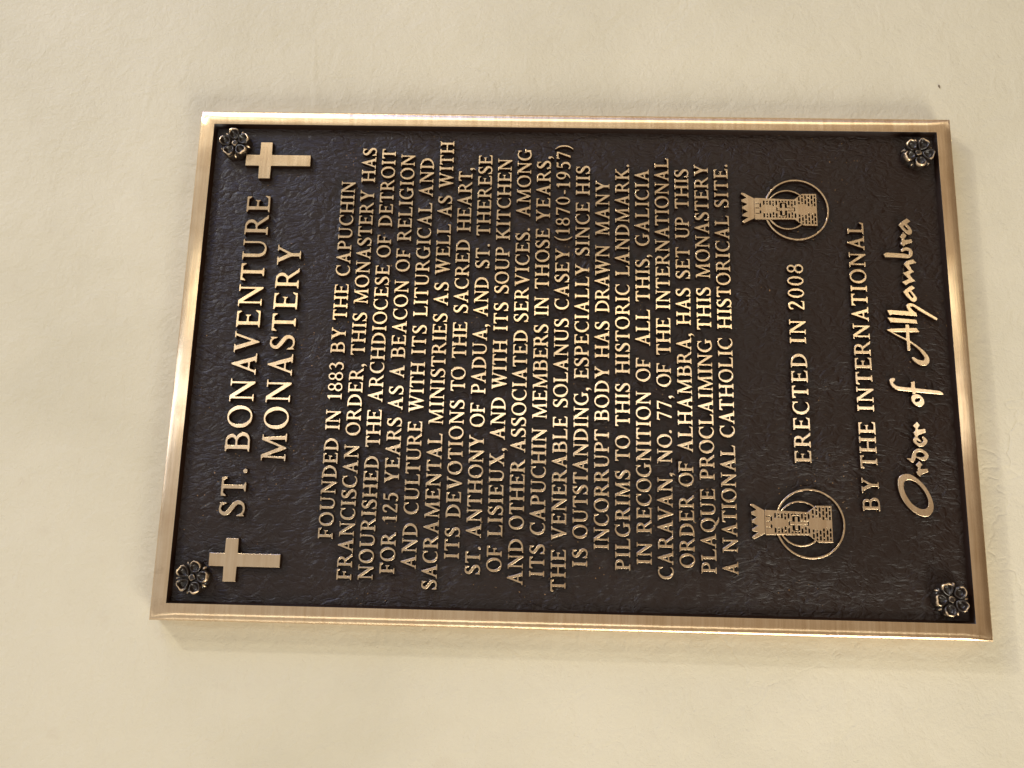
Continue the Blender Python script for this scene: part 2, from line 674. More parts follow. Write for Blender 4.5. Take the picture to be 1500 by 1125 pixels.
def ellipse(cx, cy, rx, ry, a0=0, a1=360, n=56, tilt=0.0, power=2.0):
    P = []
    c, s = math.cos(math.radians(tilt)), math.sin(math.radians(tilt))
    for i in range(n + (0 if a1 - a0 >= 360 else 1)):
        t = math.radians(a0 + (a1 - a0) * i / n)
        q = 2.0 / power
        x = rx * math.copysign(abs(math.cos(t)) ** q, math.cos(t))
        y = ry * math.copysign(abs(math.sin(t)) ** q, math.sin(t))
        P.append((cx + x * c - y * s, cy + x * s + y * c))
    return P


def line(x0, y0, x1, y1, w):
    """slanted stroke with horizontal cuts, w measured horizontally"""
    return ('P', [(x0, y0), (x0 + w, y0), (x1 + w, y1), (x1, y1)])


def catm(P, n=6):
    o = []
    N_ = len(P)
    for i in range(N_ - 1):
        g = lambda k: P[min(max(k, 0), N_ - 1)]
        p0, p1, p2, p3 = g(i - 1), g(i), g(i + 1), g(i + 2)
        for j in range(n):
            t = j / n
            o.append(tuple(.5 * (2 * b + (c - a) * t + (2 * a - 5 * b + 4 * c - d) * t * t + (-a + 3 * b - 3 * c + d) * t ** 3)
                           for a, b, c, d in zip(p0, p1, p2, p3)))
    o.append(tuple(P[-1]))
    return o


def bowl(x, y0, y1, xr, thick=TS):
    """D-shaped ring between y0 and y1, from x to xr"""
    cy, ry = (y0 + y1) / 2, (y1 - y0) / 2
    rx = min(xr - x, ry * 1.25)
    cx = xr - rx
    o = [(x, y0)] + ellipse(cx, cy, rx, ry, -90, 90, 28, power=2.15) + [(x, y1)]
    t = TT * 0.92
    i = [(x - .01, y0 + t)] + ellipse(cx, cy, rx - thick, ry - t, -90, 90, 28, power=2.0) + [(x - .01, y1 - t)]
    return ('G', [('P', o), ('H', i)])


def arm(x0, x1, y, up, w=TT, flare=.12, tip=.045):
    """horizontal arm with a wedge terminal; up=+1 terminal rises, -1 hangs"""
    if up > 0:
        return ('P', [(x0, y), (x1 - .02, y), (x1 + .02, y + w + flare), (x1 + .02 - tip, y + w + flare), (x1 - .14, y + w), (x0, y + w)])
    return ('P', [(x0, y), (x0, y - w), (x1 - .14, y - w), (x1 + .005 - tip, y - w - flare), (x1 + .005, y - w - flare), (x1 - .01, y)])


def midarm(x0, x1, y):
    w = TT * .92
    return ('P', [(x0, y - w / 2), (x1 - .09, y - w / 2), (x1 - .035, y - w / 2 - .075), (x1, y - w / 2 - .075), (x1, y + w / 2 + .075), (x1 - .035, y + w / 2 + .075), (x1 - .09, y + w / 2), (x0, y + w / 2)])


def glyphs():
    G = {}
    L = OV
    # each entry: (width, shapes)
    G['I'] = (TS + 2 * OV, stem(L))
    G['H'] = (.99, stem(L) + stem(.99 - L - TS) + [rect(L + .05, .455, .99 - L - .05, .455 + TT)])
    G['E'] = (.76, stem(L, orr=.02) + [arm(L + .1, .72, 1, -1), midarm(L + .1, .56, .52), arm(L + .1, .745, 0, 1, flare=.13)])
    G['F'] = (.72, stem(L) + [arm(L + .1, .715, 1, -1), midarm(L + .1, .56, .50)])
    G['L'] = (.76, stem(L, orr=.10) + [arm(L + .1, .745, 0, 1, flare=.15)])
    w = .78
    c = w / 2
    G['T'] = (w, [rect(c - TS / 2, 0, c + TS / 2, 1), ('P', [(c - TS / 2 - OV, 0), (c + TS / 2 + OV, 0), (c + TS / 2 + OV, SF), (c + .09, SF + .03), (c - .09, SF + .03), (c - TS / 2 - OV, SF)]),
                  ('P', [(.015, 1), (w - .015, 1), (w, 1 - TT - .13), (w - .045, 1 - TT - .13), (w - .15, 1 - TT), (.15, 1 - TT), (.045, 1 - TT - .13), (0, 1 - TT - .13)])])
    G['D'] = (.88, stem(L, orr=.0) + [bowl(L + .04, 0, 1, .87, TS * 1.02)])
    G['P'] = (.72, stem(L, orr=.12, top=False) + [('P', [(0, 1), (L + .1, 1), (L + .1, 1 - SF), (0, 1 - SF)]), bowl(L + .04, .43, 1, .71, TS * .97)])
    G['B'] = (.82, stem(L, orr=.0) + [bowl(L + .04, .50, 1, .72, TS * .93), bowl(L + .04, 0, .50 + TT * .92, .80, TS)])
    G['R'] = (.88, stem(L, orr=.10, top=False) + [('P', [(0, 1), (L + .1, 1), (L + .1, 1 - SF), (0, 1 - SF)]), bowl(L + .04, .45, 1, .70, TS * .95),
                   ('P', [(.36, .50), (.68, .07), (.73, .0), (.90, .0), (.90, .045), (.84, .08), (.53, .50)])])
    def O(w):
        return ('G', [('P', ellipse(w / 2, .5, w / 2, .52, power=2.08)), ('H', ellipse(w / 2, .5, w / 2 - TS * 1.0, .52 - TT * .86, tilt=8))])
    G['O'] = (.93, [O(.93)])
    G['Q'] = (.95, [O(.93), ('P', [(.40, .03), (.50, -.10), (.66, -.22), (.84, -.25), (1.0, -.22), (1.0, -.18), (.86, -.17), (.70, -.08), (.58, .04)])])
    ring = [('P', ellipse(.46, .5, .46, .52, power=2.08)), ('H', ellipse(.50, .5, .50 - TS * 1.02, .52 - TT * .86, power=2.0)),
            ('H', [(.60, .50), (.76, .245), (1.2, .10), (1.2, .80), (.77, .72)])]
    G['C'] = (.83, [('G', ring[:2] + [('H', [(.66, .55), (.83, .20), (1.3, .06), (1.3, .9), (.76, .9), (.75, .66)]), ('H', [(.765, -.1), (1.3, -.1), (1.3, 1.2), (.765, 1.2)])]),
                    ('P', [(.745, 1.015), (.79, 1.015), (.80, .68), (.755, .68), (.68, .86), (.70, .92)])])
    G['G'] = (.95, [('G', ring[:2] + [('H', [(.60, .55), (.70, .10), (1.3, .06), (1.3, .9), (.76, .9), (.75, .66)]), ('H', [(.78, -.1), (1.3, -.1), (1.3, 1.2), (.78, 1.2)])]),
                    ('P', [(.745, 1.015), (.79, 1.015), (.80, .70), (.755, .70), (.68, .86), (.70, .92)]),
                    rect(.68, .05, .68 + TS * .97, .46), ('P', [(.60, .46), (.94, .46), (.94, .46 - SF), (.85, .38), (.66, .38), (.60, .46 - SF)]), ('P', [(.45, -.01), (.68, .03), (.845, .09), (.845, .2), (.6, .12), (.45, .075)])])
    sp = [(.515, .80, .035), (.45, .925, .045), (.32, .975, .047), (.19, .935, .062), (.115, .82, .078), (.125, .70, .086), (.22, .60, .093), (.37, .49, .098),
          (.51, .385, .092), (.565, .26, .085), (.53, .125, .070), (.42, .04, .055), (.28, .022, .047), (.14, .075, .042), (.06, .22, .035)]
    G['S'] = (.64, [('K', catm(sp, 5)), ('P', [(.515, 1.01), (.56, 1.01), (.555, .70), (.51, .70), (.46, .88)]), ('P', [(.02, -.01), (.065, -.01), (.12, .10), (.06, .31), (.012, .31)])])
    w = .93
    G['A'] = (w, [line(.06, 0, .40, 1.02, .115), line(.665, 0, .40, 1.02, .185) if False else ('P', [(.62, 0), (.82, 0), (.52, 1.04), (.44, 1.04), (.375, .90)]),
                  rect(.22, .28, .70, .28 + TT * .9),
                  rect(0, 0, .27, SF), rect(.55, 0, w, SF)])
    G['A'] = (w, [('P', [(.075, 0), (.185, 0), (.47, .80), (.52, 1.04), (.44, 1.04)]), ('P', [(.62, 0), (.82, 0), (.50, 1.04), (.44, 1.04), (.405, .92), (.40, .80)]),
                  rect(.22, .27, .68, .27 + TT * .9), rect(0, 0, .27, SF), rect(.53, 0, w, SF)])
    G['V'] = (w, [('P', [(.075, 1), (.28, 1), (.53, .20), (.49, -.04), (.43, -.04)]), ('P', [(.85, 1), (.735, 1), (.46, .20), (.42, -.04), (.49, -.04)]),
                  rect(0, 1 - SF, .37, 1), rect(.63, 1 - SF, w, 1)])
    w = 1.26
    G['W'] = (w, [('P', [(.07, 1), (.265, 1), (.455, .24), (.42, -.04), (.36, -.04)]), ('P', [(.68, 1), (.575, 1), (.36, .15), (.36, -.04), (.42, -.04)]),
                  ('P', [(.52, 1), (.70, 1), (.885, .24), (.86, -.04), (.80, -.04)]), ('P', [(1.18, 1), (1.075, 1), (.80, .15), (.80, -.04), (.86, -.04)]),
                  rect(0, 1 - SF, .33, 1), rect(.44, 1 - SF, .76, 1), rect(.98, 1 - SF, w, 1)])
    w = 1.17
    G['M'] = (w, [('P', [(.13, 0), (.225, 0), (.265, .95), (.18, 1)]), ('P', [(.15, 1), (.30, 1), (.625, .22), (.575, .0), (.545, .0)]),
                  ('P', [(1.0, 1), (.88, 1), (.545, .12), (.555, 0), (.60, 0)]), ('P', [(.88, .96), (1.0, 1), (1.075, 0), (.905, 0)]),
                  rect(.04, 0, .32, SF), rect(.81, 0, w, SF), rect(.05, 1 - SF, .28, 1), rect(.88, 1 - SF, 1.11, 1)])
    w = .98
    G['N'] = (w, [rect(.13, 0, .13 + TT, .95), ('P', [(.08, 1), (.28, 1), (.86, .16), (.86, -.03), (.78, -.03)]), rect(.76, .0, .76 + TT, 1),
                  rect(.03, 0, .34, SF), rect(0, 1 - SF, .25, 1), rect(.65, 1 - SF, w, 1)])
    w = .97
    u = [(.17, .36), (.17, 1), (.17 + TS, 1), (.17 + TS, .36)]
    outer = [(.115, 1), (.115, .38)] + ellipse(.475, .36, .36, .38, 180, 360, 26, power=2.2) + [(.835, .38), (.835, 1), (.735, 1)] + [(.735, .36)] + \
            ellipse(.508, .36, .228, .285, 360, 180, 26, power=2.1) + [(.28, .38), (.28, 1)]
    G['U'] = (w, [('P', outer), rect(.01, 1 - SF, .385, 1), rect(.64, 1 - SF, .935, 1)])
    w = .90
    G['Y'] = (w, [rect(.37, 0, .37 + TS, .46), ('P', [(.08, 1), (.28, 1), (.52, .50), (.50, .38), (.38, .38)]), ('P', [(.83, 1), (.71, 1), (.46, .52), (.42, .40), (.52, .38)]),
                  rect(.27, 0, .635, SF), rect(0, 1 - SF, .37, 1), rect(.60, 1 - SF, w, 1)])
    w = .92
    G['X'] = (w, [('P', [(.08, 1), (.29, 1), (.85, 0), (.64, 0)]), ('P', [(.80, 1), (.68, 1), (.09, 0), (.21, 0)]),
                  rect(.0, 1 - SF, .38, 1), rect(.57, 1 - SF, .90, 1), rect(0, 0, .31, SF), rect(.55, 0, .93, SF)])
    G['K'] = (.92, stem(L, orr=.09) + [('P', [(.80, 1), (.68, 1), (.24, .52), (.24, .42), (.34, .45)]), ('P', [(.30, .56), (.45, .60), (.90, .0), (.68, .0)]),
                    rect(.56, 1 - SF, .88, 1), rect(.58, 0, .94, SF)])
    # figures
    G['0'] = (.62, [('G', [('P', ellipse(.31, .5, .31, .515)), ('H', ellipse(.31, .5, .31 - TS * .85, .515 - TT * .9))])])
    G['1'] = (.42, [rect(.13, 0, .13 + TS, .99), ('P', [(.0, .86), (.0, .81), (.16, .84), (.22, 1.01), (.20, 1.01)]), rect(.01, 0, .415, SF)])
    G['2'] = (.60, [('K', catm([(.07, .74, .045), (.10, .88, .055), (.24, .96, .052), (.40, .93, .065), (.47, .79, .078), (.43, .63, .075), (.30, .42, .062), (.10, .13, .048), (.06, .07, .04)], 5)),
                    ('P', [(.02, 0), (.57, 0), (.60, .22), (.56, .22), (.50, .115), (.10, .115)])])
    G['3'] = (.58, [('K', catm([(.06, .86, .045), (.17, .955, .048), (.32, .95, .06), (.42, .83, .075), (.38, .66, .062), (.24, .555, .042)], 5)),
                    ('K', catm([(.20, .56, .04), (.38, .51, .058), (.49, .36, .078), (.46, .16, .08), (.31, .035, .052), (.15, .035, .05), (.05, .12, .05)], 5))])
    G['5'] = (.58, [('P', [(.13, 1), (.50, 1), (.54, 1.04), (.50, .87), (.18, .87), (.17, .62), (.11, .58)]),
                    ('K', catm([(.13, .60, .04), (.28, .62, .05), (.44, .53, .07), (.49, .35, .08), (.44, .15, .078), (.30, .035, .052), (.15, .03, .05), (.05, .10, .05)], 5))])
    G['7'] = (.60, [('P', [(.03, 1), (.60, 1), (.60, .95), (.29, -.01), (.13, -.01), (.47, .875), (.11, .875), (.06, .78), (.02, .78)])])
    def ring8(cx, cy, rx, ry, t):
        return ('G', [('P', ellipse(cx, cy, rx, ry)), ('H', ellipse(cx, cy, rx - t, ry - TT * .85))])
    G['8'] = (.62, [ring8(.31, .75, .255, .265, TS * .72), ring8(.31, .265, .31, .28, TS * .82)])
    G['9'] = (.62, [('G', [('P', ellipse(.30, .66, .30, .355)), ('H', ellipse(.30, .66, .30 - TS * .84, .355 - TT * .9))]),
                    ('K', catm([(.52, .66, .078), (.50, .42, .078), (.40, .20, .06), (.26, .08, .045), (.14, .03, .035)], 5))])
    G['.'] = (.18, [('P', ellipse(.09, .085, .098, .098, n=24))])
    G[','] = (.20, [('P', ellipse(.10, .08, .10, .10, n=24)), ('K', catm([(.14, .06, .06), (.15, -.05, .048), (.10, -.15, .03), (.04, -.20, .02)], 4))])
    G['('] = (.33, [('K', catm([(.30, 1.08, .03), (.16, .88, .045), (.08, .62, .058), (.08, .28, .058), (.16, .02, .045), (.30, -.18, .03)], 6))])
    G[')'] = (.33, [('K', catm([(.03, 1.08, .03), (.17, .88, .045), (.25, .62, .058), (.25, .28, .058), (.17, .02, .045), (.03, -.18, .03)], 6))])
    G['-'] = (.34, [rect(.02, .33, .32, .44)])
    return G


GL = glyphs()
_cache = {}


def glyph_mesh(ch, cap, height, grow):
    key = (ch, cap)
    if key not in _cache:
        w, sh = GL[ch]
        _cache[key] = relief_mesh("letter_" + str(ord(ch)), sh, (-.12, w + .18, -.34, 1.2), 1 / 60.0, 0.022, 0.0032, cap, height,
                                  0.11 if cap < 12 else 0.17, grow)
    return _cache[key]


PAIR = {'AV': -.13, 'VA': -.13, 'AT': -.07, 'TA': -.07, 'LT': -.06, 'AY': -.08, 'AW': -.08, 'WA': -.06, 'PA': -.06, 'LY': -.06, 'AC': -.03,
        'RT': -.02, 'AU': -.02, 'Y,': -.10, 'A,': -.02, 'T,': -.02, 'LA': -.01}


def layout(word, x0, x1, cap):
    """x position (mm) of every letter so that the word spans x0..x1"""
    nat = sum(GL[c][0] for c in word) + sum(PAIR.get(a + b, 0) for a, b in zip(word, word[1:]))
    w = (x1 - x0) / cap
    k = 1.0
    g = (w - nat) / max(1, len(word) - 1)
    if g < 0.035 or len(word) == 1:      # tighten the letters slightly rather than let them collide
        g = 0.05 if len(word) > 1 else 0.0
        k = w / (nat + g * (len(word) - 1))
    x = x0
    out = []
    for i, c in enumerate(word):
        out.append((c, x, k))
        if i + 1 < len(word):
            x += cap * k * (GL[c][0] + g + PAIR.get(c + word[i + 1], 0))
    return out


CX = 0.45
LINES = [   # (word, from x, to x) in mm, baseline z, cap height
    ([('ST.', -95.4, -68.4), ('BONAVENTURE', -58.8, 97.1)], 181.0, 14.2),
    ([('MONASTERY', -64.3, 66.0)], 159.9, 14.2),
    ([('ERECTED', -58.3, 4.7), ('IN', 10.8, 25.1), ('2008', 30.8, 58.8)], -136.2, 9.25),
    ([('BY', -84.3, -65.8), ('THE', -60.5, -34.2), ('INTERNATIONAL', -28.1, 85.3)], -172.7, 9.35),
    ([('FOUNDED', -106.3, -49.9), ('IN', -45.0, -33.3), ('1883', -27.3, -5.2), ('BY', 0.1, 15.6), ('THE', 20.0, 42.1), ('CAPUCHIN', 47.1, 107.4)], 130.3, 8.25),
    ([('FRANCISCAN', -128.5, -53.2), ('ORDER,', -48.1, -6.2), ('THIS', -0.9, 24.7), ('MONASTERY', 29.8, 101.8), ('HAS', 106.7, 129.3)], 118.5, 8.25),
    ([('NOURISHED', -128.2, -59.6), ('THE', -54.5, -32.8), ('ARCHDIOCESE', -28.5, 54.3), ('OF', 59.0, 73.3), ('DETROIT', 78.4, 128.7)], 106.7, 8.25),
    ([('FOR', -124.6, -102.1), ('125', -96.0, -80.1), ('YEARS', -74.7, -37.2), ('AS', -32.8, -18.6), ('A', -14.0, -6.5), ('BEACON', -2.3, 45.2), ('OF', 50.3, 64.8), ('RELIGION', 69.5, 125.5)], 94.9, 8.25),
    ([('AND', -121.7, -96.7), ('CULTURE', -91.8, -39.1), ('WITH', -33.9, -4.3), ('ITS', 0.2, 17.8), ('LITURGICAL', 23.0, 94.0), ('AND', 97.9, 123.0)], 83.1, 8.25),
    ([('SACRAMENTAL', -132.6, -45.9), ('MINISTRIES', -41.0, 25.1), ('AS', 29.8, 44.3), ('WELL', 49.0, 80.6), ('AS', 85.0, 98.8), ('WITH', 103.6, 134.2)], 71.3, 8.25),
    ([('ITS', -115.6, -98.4), ('DEVOTIONS', -93.1, -26.2), ('TO', -21.1, -6.7), ('THE', -1.6, 20.1), ('SACRED', 25.5, 70.9), ('HEART,', 76.1, 117.0)], 59.5, 8.25),
    ([('ST.', -123.9, -108.8), ('ANTHONY', -103.9, -46.2), ('OF', -41.7, -27.7), ('PADUA,', -22.5, 18.9), ('AND', 23.6, 47.8), ('ST.', 53.2, 68.3), ('THERESE', 73.7, 125.5)], 47.7, 8.25),
    ([('OF', -122.2, -108.0), ('LISIEUX,', -102.9, -53.5), ('AND', -48.7, -24.3), ('WITH', -19.5, 9.8), ('ITS', 15.2, 32.4), ('SOUP', 37.8, 66.7), ('KITCHEN', 71.3, 123.4)], 35.9, 8.25),
    ([('AND', -128.9, -104.0), ('OTHER', -98.9, -60.0), ('ASSOCIATED', -55.7, 15.8), ('SERVICES.', 20.7, 78.6), ('AMONG', 86.0, 130.0)], 24.1, 8.25),
    ([('ITS', -124.2, -106.7), ('CAPUCHIN', -101.4, -41.6), ('MEMBERS', -36.5, 19.5), ('IN', 24.7, 36.4), ('THOSE', 41.1, 78.8), ('YEARS,', 83.3, 125.1)], 12.3, 8.25),
    ([('THE', -131.9, -109.2), ('VENERABLE', -104.1, -34.6), ('SOLANUS', -29.5, 23.3), ('CASEY', 28.6, 66.3), ('(1870-1957)', 71.2, 132.7)], 0.5, 8.25),
    ([('IS', -118.3, -108.4), ('OUTSTANDING,', -103.0, -17.7), ('ESPECIALLY', -12.4, 56.9), ('SINCE', 62.0, 95.8), ('HIS', 100.4, 119.3)], -11.3, 8.25),
    ([('INCORRUPT', -108.6, -41.6), ('BODY', -36.9, -4.8), ('HAS', -0.1, 22.1), ('DRAWN', 27.4, 69.0), ('MANY', 74.6, 109.9)], -23.1, 8.25),
    ([('PILGRIMS', -119.6, -64.4), ('TO', -59.4, -44.7), ('THIS', -39.6, -14.5), ('HISTORIC', -9.1, 44.9), ('LANDMARK.', 49.9, 120.4)], -34.9, 8.25),
    ([('IN', -116.2, -104.1), ('RECOGNITION', -99.3, -19.0), ('OF', -13.4, 0.6), ('ALL', 7.8, 29.5), ('THIS,', 34.4, 63.2), ('GALICIA', 68.7, 117.4)], -46.7, 8.25),
    ([('CARAVAN,', -123.8, -65.6), ('NO.', -60.1, -41.3), ('77,', -35.6, -21.4), ('OF', -16.2, -2.4), ('THE', 2.6, 24.7), ('INTERNATIONAL', 29.9, 124.7)], -58.5, 8.25),
    ([('ORDER', -117.3, -77.9), ('OF', -72.8, -58.9), ('ALHAMBRA,', -53.7, 15.5), ('HAS', 20.6, 43.1), ('SET', 48.7, 68.3), ('UP', 73.6, 87.1), ('THIS', 92.5, 117.9)], -70.3, 8.25),
    ([('PLAQUE', -120.1, -73.9), ('PROCLAIMING', -68.8, 12.4), ('THIS', 18.0, 43.7), ('MONASTERY', 49.0, 121.0)], -82.1, 8.25),
    ([('A', -120.7, -113.6), ('NATIONAL', -108.8, -49.2), ('CATHOLIC', -44.7, 13.4), ('HISTORICAL', 18.6, 88.5), ('SITE.', 93.6, 121.2)], -93.9, 8.25)]


